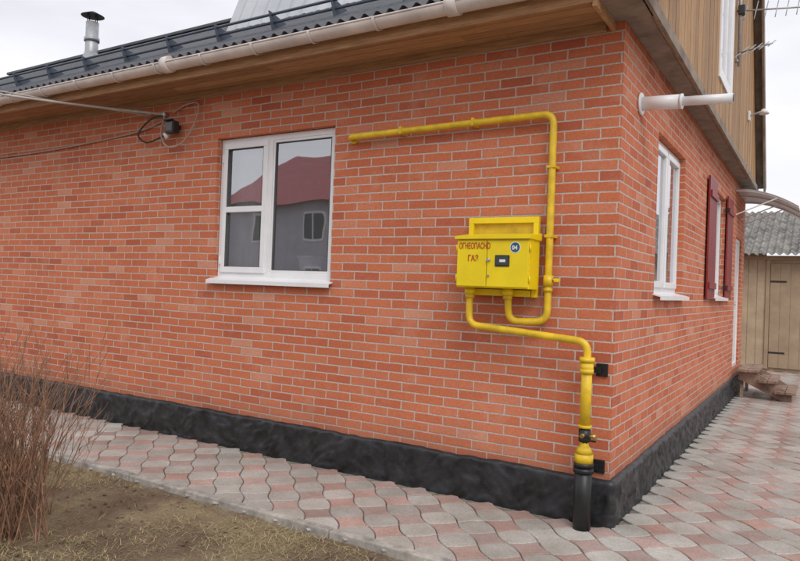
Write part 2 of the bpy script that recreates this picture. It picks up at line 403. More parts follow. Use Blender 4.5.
for y in (7.32,8.1,8.93):
    curve('canopy_rib',[[(.005+.88*i/n,y,3.36-.30*(i/n)**2-.025) for i in range(n+1)]],.012,M_white,cp)
    curve('canopy_strut',[[(.01,y,2.95),(.6,y,3.2)]],.01,M_white,cp)

# ---------------------------------------------------------------- eaves & roof
GX=.2
ev=empty('eaves',house)
def soffit_boards():
    V=[];F=[];T=[]
    ys=[-.02,-.13,-.24,-.35,-.455]
    for i in range(4):
        ya,yb=ys[i]-.003,ys[i+1]+.003
        x=WX-.3
        while x<-.12:
            xe=min(x+random.uniform(2.6,3.6),-.12)
            b=len(V); V+= [(x,ya,3.50),(xe-.004,ya,3.50),(xe-.004,yb,3.50),(x,yb,3.50),(x,ya,3.53),(xe-.004,ya,3.53),(xe-.004,yb,3.53),(x,yb,3.53)]
            F+= [(b,b+1,b+2,b+3),(b+4,b+7,b+6,b+5),(b,b+4,b+5,b+1),(b+1,b+5,b+6,b+2),(b+2,b+6,b+7,b+3),(b+3,b+7,b+4,b)]
            t=random.random(); T+= [t]*6; x=xe
    o=mesh('soffit_boards',V,F,M_soffit,ev)
    a=o.data.attributes.new('tint','FLOAT','FACE')
    for i,t in enumerate(T): a.data[i].value=t
soffit_boards()
def tint(o,v=.6):
    a=o.data.attributes.new('tint','FLOAT','FACE')
    for d in a.data: d.value=v
    return o
tint(box('fascia',WX-.3,-.09,-.485,-.458,3.47,3.66,M_soffit,ev,.003),.7)
tint(box('wall_plate',WX-.3,-.12,-.045,-.006,3.44,3.50,M_soffit,ev,.004),.5)
box('eave_end',-.118,.19,-.455,-.008,3.50,3.53,M_verge,ev)
tint(box('eave_end_board',-.088,-.06,-.49,-.0,3.44,3.66,M_soffit,ev,.003),.8)
def prof_low(y): return 3.66+.585*(y+.56)
RY=2.75; RZ=prof_low(RY)
def corr(name,x0,x1,pa,pb,mat,par,pitch=.115,amp=.016,trap=True):
    V=[];F=[]
    n=int((x1-x0)/pitch*6)
    for i in range(n+1):
        x=x0+(x1-x0)*i/n; ph=(x/pitch)%1
        h=amp*(1 if ph<.35 else (-1 if .5<ph<.85 else 0)) if trap else amp*math.sin(ph*2*math.pi)
        for (y,z) in (pa,pb):
            d=Vector((0,pb[0]-pa[0],pb[1]-pa[1])).normalized(); nn=Vector((0,-d.z,d.y))
            V.append((x,y+nn.y*h,z+nn.z*h))
    for i in range(n): F.append((2*i,2*i+2,2*i+3,2*i+1))
    o=mesh(name,V,F,mat,par)
    md=o.modifiers.new('s','SOLIDIFY'); md.thickness=.004
    return o
rf=empty('roof',house)
corr('front_slope',WX-.4,GX+.12,(-.56,3.66),(RY,RZ),M_roof,rf)
corr('rear_slope',WX-.4,-4.9,(RY,RZ),(9.5,3.62),M_roof,rf)
box('ridge_cap',WX-.4,-4.9,RY-.12,RY+.12,RZ-.02,RZ+.03,M_roof,rf,.01)
m0=(1.0,prof_low(1.0)+.01); m1=(1.95,6.9); m2=(4.3,8.1); m3=(6.6,6.9); m4=(8.6,3.55)
corr('mansard_front',-4.95,GX+.15,m0,m1,M_roof2,rf,.2,.012)
corr('mansard_top_f',-4.95,GX+.15,m1,m2,M_roof2,rf,.2,.012)
corr('mansard_top_r',-4.95,GX+.15,m2,m3,M_roof2,rf,.2,.012)
corr('mansard_rear',-4.95,GX+.15,m3,m4,M_roof2,rf,.2,.012)
mesh('mansard_left_gable',[(-4.93,)+m0,(-4.93,)+m1,(-4.93,)+m2,(-4.93,)+m3,(-4.93,)+m4],[(0,1,2,3,4)],M_roof2,rf)
def gz(y):
    pts=[(-.5,prof_low(-.5)-.03),(1.0,prof_low(1.0)-.03),m1,m2,m3,m4]
    for (a,b) in zip(pts,pts[1:]):
        if a[0]<=y<=b[0]: return a[1]+(b[1]-a[1])*(y-a[0])/(b[0]-a[0])
    return 3.5
gb=empty('gable_cladding',house)
UW=(3.25,4.3,4.05,5.45)
V=[];F=[];T=[]
y=-.5; 
def plank(ya,yb,za,zb0,zb1,t):
    b=len(V); x0=GX-.02; x1=GX+random.uniform(0,.004)
    V.extend([(x0,ya,za),(x0,yb,za),(x0,yb,zb1),(x0,ya,zb0),(x1,ya,za),(x1,yb,za),(x1,yb,zb1),(x1,ya,zb0)])
    F.extend([(b+4,b+5,b+6,b+7),(b,b+3,b+2,b+1),(b,b+1,b+5,b+4),(b,b+4,b+7,b+3),(b+1,b+2,b+6,b+5)]); T.extend([t]*5)
while y<8.55:
    yb=min(y+.135,8.57); t=random.random()
    zb0,zb1=gz(y),gz(yb-.010)
    if y>UW[0]-.1 and yb<UW[1]+.1:
        plank(y,yb-.010,3.50,UW[2],UW[2],t); plank(y,yb-.010,UW[3],zb0,zb1,t)
    else: plank(y,yb-.010,3.50,zb0,zb1,t)
    y+=.135
o=mesh('boards',V,F,M_clad,gb); a=o.data.attributes.new('tint','FLOAT','FACE')
for i,t in enumerate(T): a.data[i].value=t
ys=[-.5,1.0,1.95,4.3,6.6,8.57]
mesh('gable_backing',[(GX-.03,yy,3.505) for yy in ys]+[(GX-.03,yy,gz(yy)-.01) for yy in ys],[(i,i+1,i+7,i+6) for i in range(5)],M_dark,gb)
box('gable_soffit',.002,GX-.002,-.0,8.57,3.508,3.53,M_verge,gb)
box('gable_drip_board',GX+.006,GX+.03,-.5,8.57,3.47,3.56,M_verge,gb,.003)
def verge(a,b,wd,name):
    x0,x1=GX+.005,GX+.15
    a=Vector((0,)+a);b=Vector((0,)+b); d=(b-a).normalized(); n=Vector((0,d.z,-d.y))
    if n.z>0: n=-n
    V=[]
    for x in (x0+.115,x1):
        for p in (a,b,b+n*wd,a+n*wd): V.append((x,p.y,p.z))
    mesh(name,V,[(0,1,2,3),(7,6,5,4),(0,4,5,1),(3,2,6,7),(0,3,7,4),(1,5,6,2)],M_verge,gb)
    mesh(name+'_soffit',[(x0,a.y+n.y*.04,a.z+n.z*.04),(x0,b.y+n.y*.04,b.z+n.z*.04),(x1-.03,b.y+n.y*.04,b.z+n.z*.04),(x1-.03,a.y+n.y*.04,a.z+n.z*.04)],[(0,1,2,3)],M_verge,gb)
verge((-.56,3.64),(1.0,m0[1]-.01),.14,'verge_low')
verge(m0,m1,.16,'verge_steep'); verge(m1,m2,.16,'verge_top'); verge(m2,m3,.16,'verge_top_r'); verge(m3,m4,.22,'verge_rear')
aw=empty('attic_window',house)
sb=lambda nm,*a:sbox('S',nm,*a,M_white,aw,.004)
def frameo(nm,u0,u1,z0,z1,o,wd,d):
    sb(nm+'_b',u0,u1,o-d,o,z0,z0+wd); sb(nm+'_t',u0,u1,o-d,o,z1-wd,z1)
    sb(nm+'_l',u0,u0+wd,o-d,o-.001,z0+wd,z1-wd); sb(nm+'_r',u1-wd,u1,o-d,o-.001,z0+wd,z1-wd)
frameo('casing',UW[0]-.06,UW[1]+.06,UW[2]-.06,UW[3]+.06,GX+.022,.08,.022)
frameo('frame',UW[0]+.02,UW[1]-.02,UW[2]+.02,UW[3]-.02,GX+.012,.07,.05)
sb('mull',3.75,3.81,GX-.03,GX+.010,UW[2]+.09,UW[3]-.09)
mesh('glass',[(GX-.012,UW[0],UW[2]),(GX-.012,UW[1],UW[2]),(GX-.012,UW[1],UW[3]),(GX-.012,UW[0],UW[3])],[(0,1,2,3)],M_glass,aw)

gt=empty('rain_gutter',house)
def gutter():
    V=[];F=[];r=.066; gx=[WX-.35,-.02]; n=12
    gy,gzv=-.565,3.60
    ring=[]
    for k in range(n+1):
        a=math.pi+math.pi*k/n; ring.append((gy+r*math.cos(a),gzv+r*math.sin(a)))
    for k in range(n,-1,-1):
        a=math.pi+math.pi*k/n; ring.append((gy+(r-.004)*math.cos(a),gzv+(r-.004)*math.sin(a)))
    for x in gx:
        for p in ring: V.append((x,)+p)
    m=len(ring)
    for i in range(m): F.append((i,(i+1)%m,m+(i+1)%m,m+i))
    mesh('gutter_channel',V,F,M_gutter,gt,smooth=True)
    curve('gutter_lip',[[(gx[0],gy-r,gzv+.002),(gx[1],gy-r,gzv+.002)]],.008,M_gutter,gt)
    x=-.45
    while x>WX:
        pts=[(x,gy+(r+.006)*math.cos(math.pi+math.pi*k/n),gzv+(r+.006)*math.sin(math.pi+math.pi*k/n)) for k in range(n+1)]
        Vb=[];Fb=[]
        for dx in (-.012,.012):
            for p in pts: Vb.append((x+dx,p[1],p[2]))
        for i in range(n): Fb.append((i,i+1,n+1+i+1,n+1+i))
        o=mesh('bracket',Vb,Fb,M_gutter,gt); md=o.modifiers.new('s','SOLIDIFY'); md.thickness=.004; md.offset=1
        x-=.62
    for x in (-1.05,-4.05,-7.05,-10.05):
        cyl('joint_sleeve',(x-.045,gy,gzv-.004),(x+.045,gy,gzv-.004),r+.010,M_gutter,gt)
    cyl('end_cap',(-.03,gy,gzv-.004),(-.012,gy,gzv-.004),r+.004,M_gutter,gt)
gutter()
sg=empty('snow_guard',house)
n_=Vector((0,-.505,.863))
for k,(s,h) in enumerate(((.42,.07),(.42,.14))):
    y=-.56+s; p=Vector((0,y,prof_low(y)))+n_*h
    curve('guard_tube',[[(WX-.2,p.y,p.z),(.2,p.y,p.z)]],.013,M_rail,sg)
x=-.3
while x>WX:
    y=-.14; b=Vector((x,y,prof_low(y)))
    q=b+n_*.165; f=Vector((x,y+.14,prof_low(y+.14)))+n_*.02
    mesh('guard_bracket',[tuple(b+n_*.01-Vector((0,.05,.03))),tuple(f),tuple(q),tuple(q-Vector((0,.03,0)))],[(0,1,2,3)],M_rail,sg).modifiers.new('s','SOLIDIFY').thickness=.008
    x-=.7
ch=empty('chimney_flue',house)
def pt(dx,dy,dz): return (-9.6+dx,2.3+dy,5.0+dz)
cyl('flue_pipe',pt(0,0,-.2),pt(0,0,.95),.105,M_alu,ch)
cyl('flue_band',pt(0,0,.62),pt(0,0,.68),.125,M_alu,ch)
cyl('flue_flashing',pt(0,0,0),pt(0,0,.42),.24,M_alu,ch,r2=.115)
for a in range(4): cyl('cap_leg',pt(.09*math.cos(a*1.57),.09*math.sin(a*1.57),.93),pt(.09*math.cos(a*1.57),.09*math.sin(a*1.57),1.08),.008,M_black,ch)
cyl('flue_cap',pt(0,0,1.06),pt(0,0,1.14),.19,M_black,ch,r2=.03)

# ---------------------------------------------------------------- gas meter assembly
gm=empty('gas_meter_box')
FX0,FX1=-1.09,-.528; BY=-.30
box('cabinet',FX0,FX1,BY+.012,-.10,1.612,1.985,M_yel,gm,.006)
box('door_left',FX0+.004,-.852,BY,BY+.014,1.622,1.955,M_yel,gm,.004)
box('door_right',-.846,FX1-.004,BY,BY+.014,1.622,1.955,M_yel,gm,.004)
mesh('lid',[(FX0-.012,BY-.018,1.966),(FX1+.012,BY-.018,1.966),(FX1+.012,BY-.018,1.988),(FX0-.012,BY-.018,1.988),
            (FX0-.012,-.085,1.966),(FX1+.012,-.085,1.966),(FX1+.012,-.085,2.02),(FX0-.012,-.085,2.02)],
     [(0,1,2,3),(5,4,7,6),(3,2,6,7),(0,4,5,1),(0,3,7,4),(1,5,6,2)],M_yel,gm)
box('meter_window_frame',-.782,-.672,BY-.006,BY+.002,1.768,1.850,M_dark,gm,.003)
box('meter_window',-.772,-.682,BY-.009,BY-.005,1.778,1.840,M_lcd,gm,.001)
box('meter_reading',-.745,-.700,BY-.0105,BY-.0088,1.800,1.818,M_white,gm)
cyl('lock_knob',(-.832,BY-.018,1.815),(-.832,BY,1.815),.013,M_steel,gm,bev=.003)
cyl('lock_knob_low',(-.832,BY-.010,1.70),(-.832,BY,1.70),.008,M_steel,gm)
cyl('sticker_edge',(-.632,BY-.0018,1.905),(-.632,BY+.001,1.905),.040,M_white,gm)
cyl('sticker',(-.632,BY-.0028,1.905),(-.632,BY+.001,1.905),.035,M_sticker,gm)
for z in (1.68,1.90):
    cyl('hinge',(FX0-.004,BY+.01,z-.025),(FX0-.004,BY+.01,z+.025),.006,M_yel,gm,seg=12)
    cyl('hinge',(FX1+.004,BY+.01,z-.025),(FX1+.004,BY+.01,z+.025),.006,M_yel,gm,seg=12)
def text(s,x,z,size,y=BY-.002,mat=None):
    c=D.curves.new('lettering','FONT'); c.body=s; c.size=size; c.extrude=.0006; c.offset=.0010
    c.materials.append(mat or M_redtext); o=D.objects.new('lettering',c); o.rotation_euler=(math.pi/2,0,0); o.location=(x,y,z); link(o,gm); return o
text('\u041e\u0413\u041d\u0415\u041e\u041f\u0410\u0421\u041d\u041e',FX0+.018,1.895,.052).scale=(.68,1.15,1)
text('\u0413\u0410\u0417',-1.0,1.805,.055).scale=(.85,1.1,1)
text('04',-.656,1.889,.042,BY-.0035,M_white)
box('plate',-1.085,-.565,-.055,-.045,1.57,2.125,M_yel2,gm,.002)
for nm,a in (('angle_top',(-1.105,-.545,-.085,-.045,2.10,2.145)),('angle_left',(-1.105,-1.065,-.086,-.045,1.555,2.10)),('angle_right',(-.585,-.545,-.086,-.045,1.555,2.10)),('angle_bottom',(-1.06,-.59,-.105,-.045,1.557,1.605))):
    box(nm,*a,M_yel,gm,.003)
for x in (-.95,-.7): 
    for z in (1.65,2.05): cyl('standoff',(x,-.05,z),(x,.0,z),.012,M_yel2,gm,seg=12)
gp=empty('gas_pipe')
r=.026; PY=-.075
curve('supply_pipe',[fillet([(-2.30,-.02+.03,2.865),(-2.27,PY,2.865),(-.462,PY,2.885),(-.462,PY,1.385),(-.738,-.12,1.372),(-.738,-.16,1.63)],.085)],r,M_yel2,gp,6)
curve('inlet_pipe',[fillet([(-1.035,-.17,1.64),(-1.035,-.17,1.335),(-.135,-.17,1.268),(-.135,-.17,1.10)],.08)],r,M_yel2,gp,6)
cyl('wall_sleeve',(-2.27,-.001,2.865),(-2.27,-.03,2.865),.045,M_yel2,gp)
for x in (-1.75,-1.1): 
    box('clip',x-.010,x+.010,PY-.030,.0,2.872-.032+(x+2.27)*.011,2.872+.028+(x+2.27)*.011,M_yel2,gp,.002)
for z in (2.5,2.0): box('clip',-.494,-.432,PY-.029,.0,z-.010,z+.010,M_yel2,gp,.002)
for x,y in ((-1.035,-.17),(-.738,-.155)):
    cyl('union_nut',(x,y,1.565),(x,y,1.612),.042,M_yel,gp,seg=8,bev=.004)
    cyl('union_collar',(x,y,1.535),(x,y,1.565),.034,M_yel2,gp)
cyl('valve_body',(-.462,PY,1.64),(-.462,PY,1.72),.038,M_yel2,gp,seg=8,bev=.004)
cyl('valve_stem',(-.462,PY,1.685),(-.40,PY-.01,1.685),.013,M_brass,gp)
box('valve_handle',-.415,-.378,PY-.022,PY+.005,1.672,1.697,M_yel,gp,.004)
cyl('valve_union',(-.462,PY,1.60),(-.462,PY,1.625),.035,M_yel2,gp,seg=6)
X,Y=-.135,-.17
cyl('stand_cap',(X,Y,1.13),(X,Y,1.165),.052,M_yel2,gp,bev=.004)
cyl('stand_pipe',(X,Y,.70),(X,Y,1.14),.036,M_yel2,gp)
cyl('stand_collar',(X,Y,1.06),(X,Y,1.13),.044,M_yel2,gp,bev=.003)
cyl('flange_top',(X,Y,.685),(X,Y,.705),.045,M_yel2,gp)
cyl('stop_valve',(X,Y,.585),(X,Y,.685),.042,M_black,gp,seg=8,bev=.01)
cyl('stop_valve_stem',(X,Y,.64),(X,Y-.075,.64),.014,M_brass,gp)
cyl('stop_valve_plug',(X+.03,Y-.01,.635),(X+.085,Y-.02,.635),.018,M_brass,gp)
box('stop_valve_lever',X-.01,X+.10,Y-.083,Y-.076,.612,.626,M_black,gp,.002)
cyl('lower_neck',(X,Y,.50),(X,Y,.59),.030,M_yel2,gp)
cyl('reducer',(X,Y,.515),(X,Y,.56),.062,M_yel2,gp,r2=.036)
cyl('reducer_body',(X,Y,.445),(X,Y,.515),.062,M_yel2,gp,bev=.004)
cyl('ground_casing',(X,Y,-.05),(X,Y,.445),.059,M_black,gp)
cyl('casing_rim',(X,Y,.425),(X,Y,.45),.066,M_black,gp)
for z in (1.07,.40):
    box('wall_bracket_arm',X-.01,X+.02,Y-.0,-.002,z-.012,z+.012,M_black,gp,.002)
    box('wall_bracket_plate',X+.02,X+.10,-.016,-.002,z-.045,z+.045,M_black,gp,.003)
    box('wall_bracket_link',X+.0,X+.06,-.05,-.016,z-.02,z+.02,M_black,gp,.002)
    cyl('bracket_ring',(X,Y,z-.015),(X,Y,z+.015),.068 if z<.5 else .046,M_black if z<.5 else M_yel2,gp)

bf=empty('boiler_flue')
cyl('wall_rosette',(.001,.52,3.05),(.02,.52,3.05),.085,M_flue,bf,bev=.005)
cyl('outer_tube',(.01,.52,3.05),(.30,.52,3.038),.052,M_flue,bf)
cyl('outer_rim',(.285,.52,3.0385),(.305,.52,3.0375),.056,M_flue,bf)
cyl('inner_tube',(.29,.52,3.038),(.64,.52,3.024),.034,M_flue,bf)
cyl('end_mouth',(.638,.52,3.024),(.645,.52,3.0238),.027,M_dark,bf)

fl=empty('wall_floodlight')
box('bracket',-4.56,-4.51,-.05,0,3.14,3.19,M_dark,fl,.004)
box('head',-4.60,-4.475,-.13,-.05,3.09,3.22,M_dark,fl,.012)
box('lens',-4.588,-4.487,-.136,-.128,3.11,3.20,M_lcd,fl,.003)
box('visor',-4.60,-4.475,-.165,-.12,3.218,3.228,M_dark,fl,.002)
cyl('sensor',(-4.62,-.08,3.05),(-4.62,-.11,3.10),.022,M_white,fl)
cb=empty('power_cable')
def sag(a,b,s,n=24):
    a=Vector(a);b=Vector(b); return [a.lerp(b,i/n)-Vector((0,0,s*4*(i/n)*(1-i/n))) for i in range(n+1)]
pole_top=(-17.5,-5.8,6.6)
curve('line_a',[sag((-4.72,-.04,3.32),pole_top,.5)],.013,M_cable,cb)
curve('line_b',[sag((-4.95,-.03,3.33),(-17.5,-5.8,6.5),.32)],.008,M_cable,cb)
def wob(pts,n=8):
    P=[Vector(p) for p in pts]; P=[P[0]]+P+[P[-1]]; o=[]
    for i in range(1,len(P)-2):
        for k in range(n):
            t=k/n; a,b,c,d=P[i-1],P[i],P[i+1],P[i+2]
            o.append(.5*((2*b)+(c-a)*t+(2*a-5*b+4*c-d)*t*t+(3*b-a-3*c+d)*t**3))
    o.append(P[-2]); return o
curve('loop_beige',[wob([(-4.72,-.04,3.32),(-4.74,-.06,3.10),(-4.60,-.08,2.96),(-4.40,-.06,3.00),(-4.24,-.05,3.2),(-4.22,-.04,3.38),(-4.42,-.03,3.39),(-4.6,-.03,3.33)])],.009,M_cable3,cb)
curve('loop_black',[wob([(-4.72,-.04,3.31),(-4.9,-.07,3.28),(-5.10,-.07,3.14),(-4.98,-.06,3.04),(-4.75,-.05,3.08),(-4.58,-.06,3.13)])],.009,M_cable2,cb)
curve('wall_cable',[wob([(-4.72,-.02,3.28),(-5.1,-.02,3.19),(-5.8,-.02,3.14),(-6.8,-.02,3.10),(-8,-.02,3.09),(-10,-.02,3.1),(-12.4,-.02,3.12)])],.008,M_cable3,cb)
cyl('insulator',(-4.72,0,3.32),(-4.72,-.06,3.32),.016,M_steel,cb)
up=empty('utility_pole')
cyl('post',(-17.5,-5.8,-.1),(-17.5,-5.8,6.8),.12,M_verge,up,r2=.09)
cyl('crossarm',(-17.5,-6.4,6.4),(-17.5,-5.2,6.4),.05,M_verge,up)

an=empty('tv_antenna')
cyl('mast',(.24,4.75,4.55),(.24,4.75,6.2),.018,M_alu,an)
def yagi(c,dirv,el,L_,n,r=.006):
    c=Vector(c); dv=Vector(dirv).normalized()
    cyl('boom',c,c+dv*L_,.011,M_alu,an,seg=10)
    e=Vector(el).normalized()
    for i in range(n):
        p=c+dv*(L_*(.04+.94*i/(n-1))); h=.20-.11*i/(n-1)
        cyl('element',p-e*h,p+e*h,r,M_alu,an,seg=8)
yagi((.02,4.75,5.28),(1,.15,-.05),(.1,.6,1),1.35,12)
yagi((-.1+.35,4.75,4.72),(1,-.5,.02),(.35,.6,.5),.42,5)
box('amplifier',.22,.30,4.70,4.80,5.2,5.32,M_dark,an,.01)
cyl('bracket',(.2,4.75,4.62),(.24,4.75,4.62),.02,M_alu,an); cyl('bracket',(.2,4.75,5.9),(.24,4.75,5.9),.02,M_alu,an)
sl=empty('gable_lamp')
cyl('arm',(.22,6.6,4.35),(.42,6.55,4.40),.014,M_alu,sl)
cyl('shade',(.42,6.55,4.42),(.42,6.55,4.35),.035,M_white,sl,r2=.07)
box('base',.205,.235,6.55,6.65,4.28,4.42,M_white,sl,.005)

# ---------------------------------------------------------------- shed
sh=empty('garden_shed')
Y0=12.7
for i in range(30):
    xa=-2.2+i*.18
    if .18<xa+.09<1.28: continue
    box('wall_board',xa+.003,xa+.177,Y0,Y0+.03,.08,2.66,M_shed,sh,.003)
box('wall_core',-2.2,3.2,Y0+.035,16.0,0.0,2.6,M_shed,sh)
box('rail_top',-2.2,3.2,Y0-.02,Y0+.0,2.50,2.60,M_sheddoor,sh,.003)
box('door_frame_l',.14,.22,Y0-.03,Y0+.03,.05,2.5,M_sheddoor,sh,.003)
box('door_frame_r',1.24,1.32,Y0-.03,Y0+.03,.05,2.5,M_sheddoor,sh,.003)
for k in range(5): box('door_board_%d'%k,.23+k*.2,.227+(k+1)*.2,Y0-.012,Y0+.03,.08,2.42,M_sheddoor,sh,.004)
for z in (.4,2.0): box('door_hinge',.20,.55,Y0-.02,Y0-.012,z,z+.04,M_dark,sh,.002)
cyl('door_pull',(1.13,Y0-.06,1.15),(1.13,Y0-.06,1.3),.012,M_dark,sh)
for z in (1.15,1.3): cyl('door_pull_stud',(1.13,Y0-.06,z),(1.13,Y0-.012,z),.01,M_dark,sh)
for i in range(2):
    corr('roof_sheet_%d'%i,-2.5,3.5,(12.3+i*1.6,2.62+i*.62+.012*i),(14.05+i*1.6,3.30+i*.62+.012*i),M_slate,sh,.15,.028,False)
mesh('gable_infill',[(3.2,12.7,2.6),(3.2,16,2.6),(3.2,16,3.9)],[(0,1,2)],M_shed,sh)

# ---------------------------------------------------------------- paving
PXR=5.0
def in_pave(x,y):
    if x>-.44 and x<PXR and -5.5<y<12.65 and not (x<.02 and y>-.02): return True
    return (x<=-.44 and x>WX-1 and -1.2<y<.0)
def pavers():
    V=[];F=[];C=[];a=.205; c45=math.sqrt(.5); n=6; gap=.0065; bulge=.015
    R=int(18/a)
    for i in range(-R,R):
        for j in range(-R,R):
            cu,cv=(i+.5)*a,(j+.5)*a
            wx=(cu-cv)*c45; wy=(cu+cv)*c45
            if not in_pave(wx,wy): continue
            red=(i+j)%2==0
            s=-1 if red else 1
            ring=[]
            h=a/2-gap/2
            for e in range(4):
                for k in range(n):
                    t=-1+2*k/n; off=h+s*bulge*math.cos(t*math.pi/2)
                    if e==0: p=(t*h,-off)
                    elif e==1: p=(off,t*h)
                    elif e==2: p=(-t*h,off)
                    else: p=(-off,-t*h)
                    ring.append(p)
            rot=random.uniform(-.016,.016); dz=random.uniform(-.003,.003); tx,ty=random.uniform(-.012,.012),random.uniform(-.012,.012)
            dx_,dy_=random.uniform(-.0012,.0012),random.uniform(-.0012,.0012)
            b=len(V); m=len(ring)
            for (sc,z) in ((1,-.012),(1,-.005),(.955,.0)):
                for (px,py) in ring:
                    px*=sc;py*=sc
                    pu=cu+px-py*rot+dx_; pv=cv+py+px*rot+dy_
                    V.append(((pu-pv)*c45,(pu+pv)*c45,z+dz+px*tx+py*ty))
            for L_ in range(2):
                for k in range(m):
                    F.append((b+L_*m+k,b+L_*m+(k+1)%m,b+(L_+1)*m+(k+1)%m,b+(L_+1)*m+k))
            F.append(tuple(b+2*m+k for k in range(m)))
            g=random.uniform(.86,1.13)
            if red and random.random()>.12:
                q=random.random(); col=((.455-.02*q)*g,(.295+.05*q)*g,(.255+.06*q)*g)
            else: col=(.455*g,.435*g,.40*g)
            C+= [col]*(2*m+1)
    o=mesh('paving_stones',V,F,M_paver)
    at=o.data.color_attributes.new('tint','FLOAT_COLOR','CORNER')
    for p in o.data.polygons:
        c=C[p.index]
        for l in p.loop_indices: at.data[l].color=(c[0],c[1],c[2],1)
pavers()
mesh('paving_bed',[(WX-1,-1.2,-.014),(-.44,-1.2,-.014),(-.44,-5.6,-.014),(PXR,-5.6,-.014),(PXR,12.7,-.014),(-3,12.7,-.014),(-3,9.0,-.014),(-.01,9,-.014),(-.01,0,-.014),(WX-1,0,-.014)],[tuple(range(10))],M_grout)
kb=empty('kerb')
x=-.44
i=0
while x>WX-1:
    zz=random.uniform(-.006,.006); yy=random.uniform(-.005,.005)
    box('kerb_stone_%d'%i,x-.992,x,-1.285+yy,-1.214+yy,-.1,.022+zz,M_kerb,kb,.010); x-=1.0; i+=1
y=-1.21
while y>-5.4:
    box('kerb_stone_%d'%i,-.438,-.36,y-.994,y,-.1,.022,M_kerb,kb,.008); y-=1.0; i+=1

mesh('ground',[(-300,-300,-.09),(300,-300,-.09),(300,300,-.09),(-300,300,-.09)],[(0,1,2,3)],M_soil)
def soil():
    V=[];F=[];nx,ny=150,100; x0,x1,y0,y1=WX-1,-.45,-9.,-1.285
    for i in range(nx+1):
        for j in range(ny+1):
            fx=i/nx; fy=1-(1-j/ny)**2.0
            x=x0+(x1-x0)*fx**.6; y=y0+(y1-y0)*fy
            z=-.025+.03*noise.noise(Vector((x*1.5,y*1.5,0)))+.014*noise.noise(Vector((x*7,y*7,3)))
            V.append((x,y,z))
    for i in range(nx):
        for j in range(ny):
            a=i*(ny+1)+j; F.append((a,a+ny+1,a+ny+2,a+1))
    mesh('garden_bed',V,F,M_soil,smooth=True)
soil()
def straw():
    V=[];F=[];C=[]
    def blade(x,y,z,l,az,el,wd,col):
        b=len(V); dx,dy=math.cos(az),math.sin(az); px,py=-dy*wd,dx*wd
        l1=l*.5; z1=z+l1*math.sin(el); h1=l1*math.cos(el); z2=z+l*math.sin(el)*.75; h2=l*math.cos(el*.8)
        V.extend([(x-px,y-py,z),(x+px,y+py,z),(x+dx*h1+px*.8,y+dy*h1+py*.8,z1),(x+dx*h1-px*.8,y+dy*h1-py*.8,z1),(x+dx*h2,y+dy*h2,z2)])
        F.extend([(b,b+1,b+2,b+3),(b+3,b+2,b+4)]); C.extend([col,col])
    for _ in range(60000):
        x=random.uniform(-7,-.48); y=random.uniform(-3.6,-1.31)
        d=noise.noise(Vector((x*.9,y*1.3,4)))+.5*noise.noise(Vector((x*4,y*4,9)))
        if random.random()>max(.05,.35+d*1.4): continue
        g=random.uniform(.6,1.2); k=random.random()
        col=(.46*g,.37*g,.20*g) if k<.6 else ((.23*g,.24*g,.085*g) if k<.8 else (.27*g,.17*g,.10*g))
        blade(x,y,-.03+.03*noise.noise(Vector((x*1.5,y*1.5,0)))+.012,random.uniform(.02,.075),random.uniform(0,6.28),random.uniform(.02,.7),random.uniform(.0009,.002),col)
    o=mesh('dry_grass',V,F,M_straw)
    at=o.data.color_attributes.new('tint','FLOAT_COLOR','CORNER')
    for p in o.data.polygons:
        for l in p.loop_indices: at.data[l].color=(*C[p.index],1)
straw()
def clods():
    bm=bmesh.new()
    for _ in range(900):
        x=random.uniform(-6,-.5); y=random.uniform(-3.4,-1.33); r=random.uniform(.004,.016)
        res=bmesh.ops.create_icosphere(bm,subdivisions=1,radius=r)
        for v in res['verts']:
            v.co*=random.uniform(.7,1.2); v.co.z*=.6; v.co+=Vector((x,y,-.012))
    m=D.meshes.new('soil_clods'); bm.to_mesh(m); bm.free(); m.materials.append(M_soil); link(D.objects.new('soil_clods',m))
clods()

# ---------------------------------------------------------------- shrub
def shrub(name,clumps):
    lines=[];rad=[]
    for (cx,cy,n,hmin,hmax,spread) in clumps:
      for s in range(n):
        az=random.uniform(0,6.28); bx=cx+random.gauss(0,.10); by=cy+random.gauss(0,.10)
        h=random.uniform(hmin,hmax); lean=random.uniform(.05,spread)
        p=Vector((bx,by,-.03)); pts=[p.copy()]; d=Vector((math.cos(az)*lean,math.sin(az)*lean,1)).normalized()
        k=11
        for i in range(k):
            d=(d+Vector((random.gauss(0,.06),random.gauss(0,.06),random.gauss(0,.03)))).normalized(); p=p+d*h/k; pts.append(p.copy())
            if i>2 and random.random()<.6:
                q=p.copy(); e=(d+Vector((random.gauss(0,.5),random.gauss(0,.5),random.uniform(0,.3)))).normalized(); bl=[q.copy()]
                m=random.randint(3,6)
                for j in range(m):
                    e=(e+Vector((random.gauss(0,.08),random.gauss(0,.08),.08))).normalized(); q=q+e*random.uniform(.03,.06); bl.append(q.copy())
                lines.append(bl); rad.append([.45-.25*j/m for j in range(m+1)])
        lines.append(pts); rad.append([1-.7*i/k for i in range(k+1)])
    curve(name,lines,.0048,M_twig,None,0,rad)
shrub('bare_shrub',[(-3.02,-2.5,120,.65,1.22,.45),(-3.35,-2.2,60,.6,1.15,.4)])

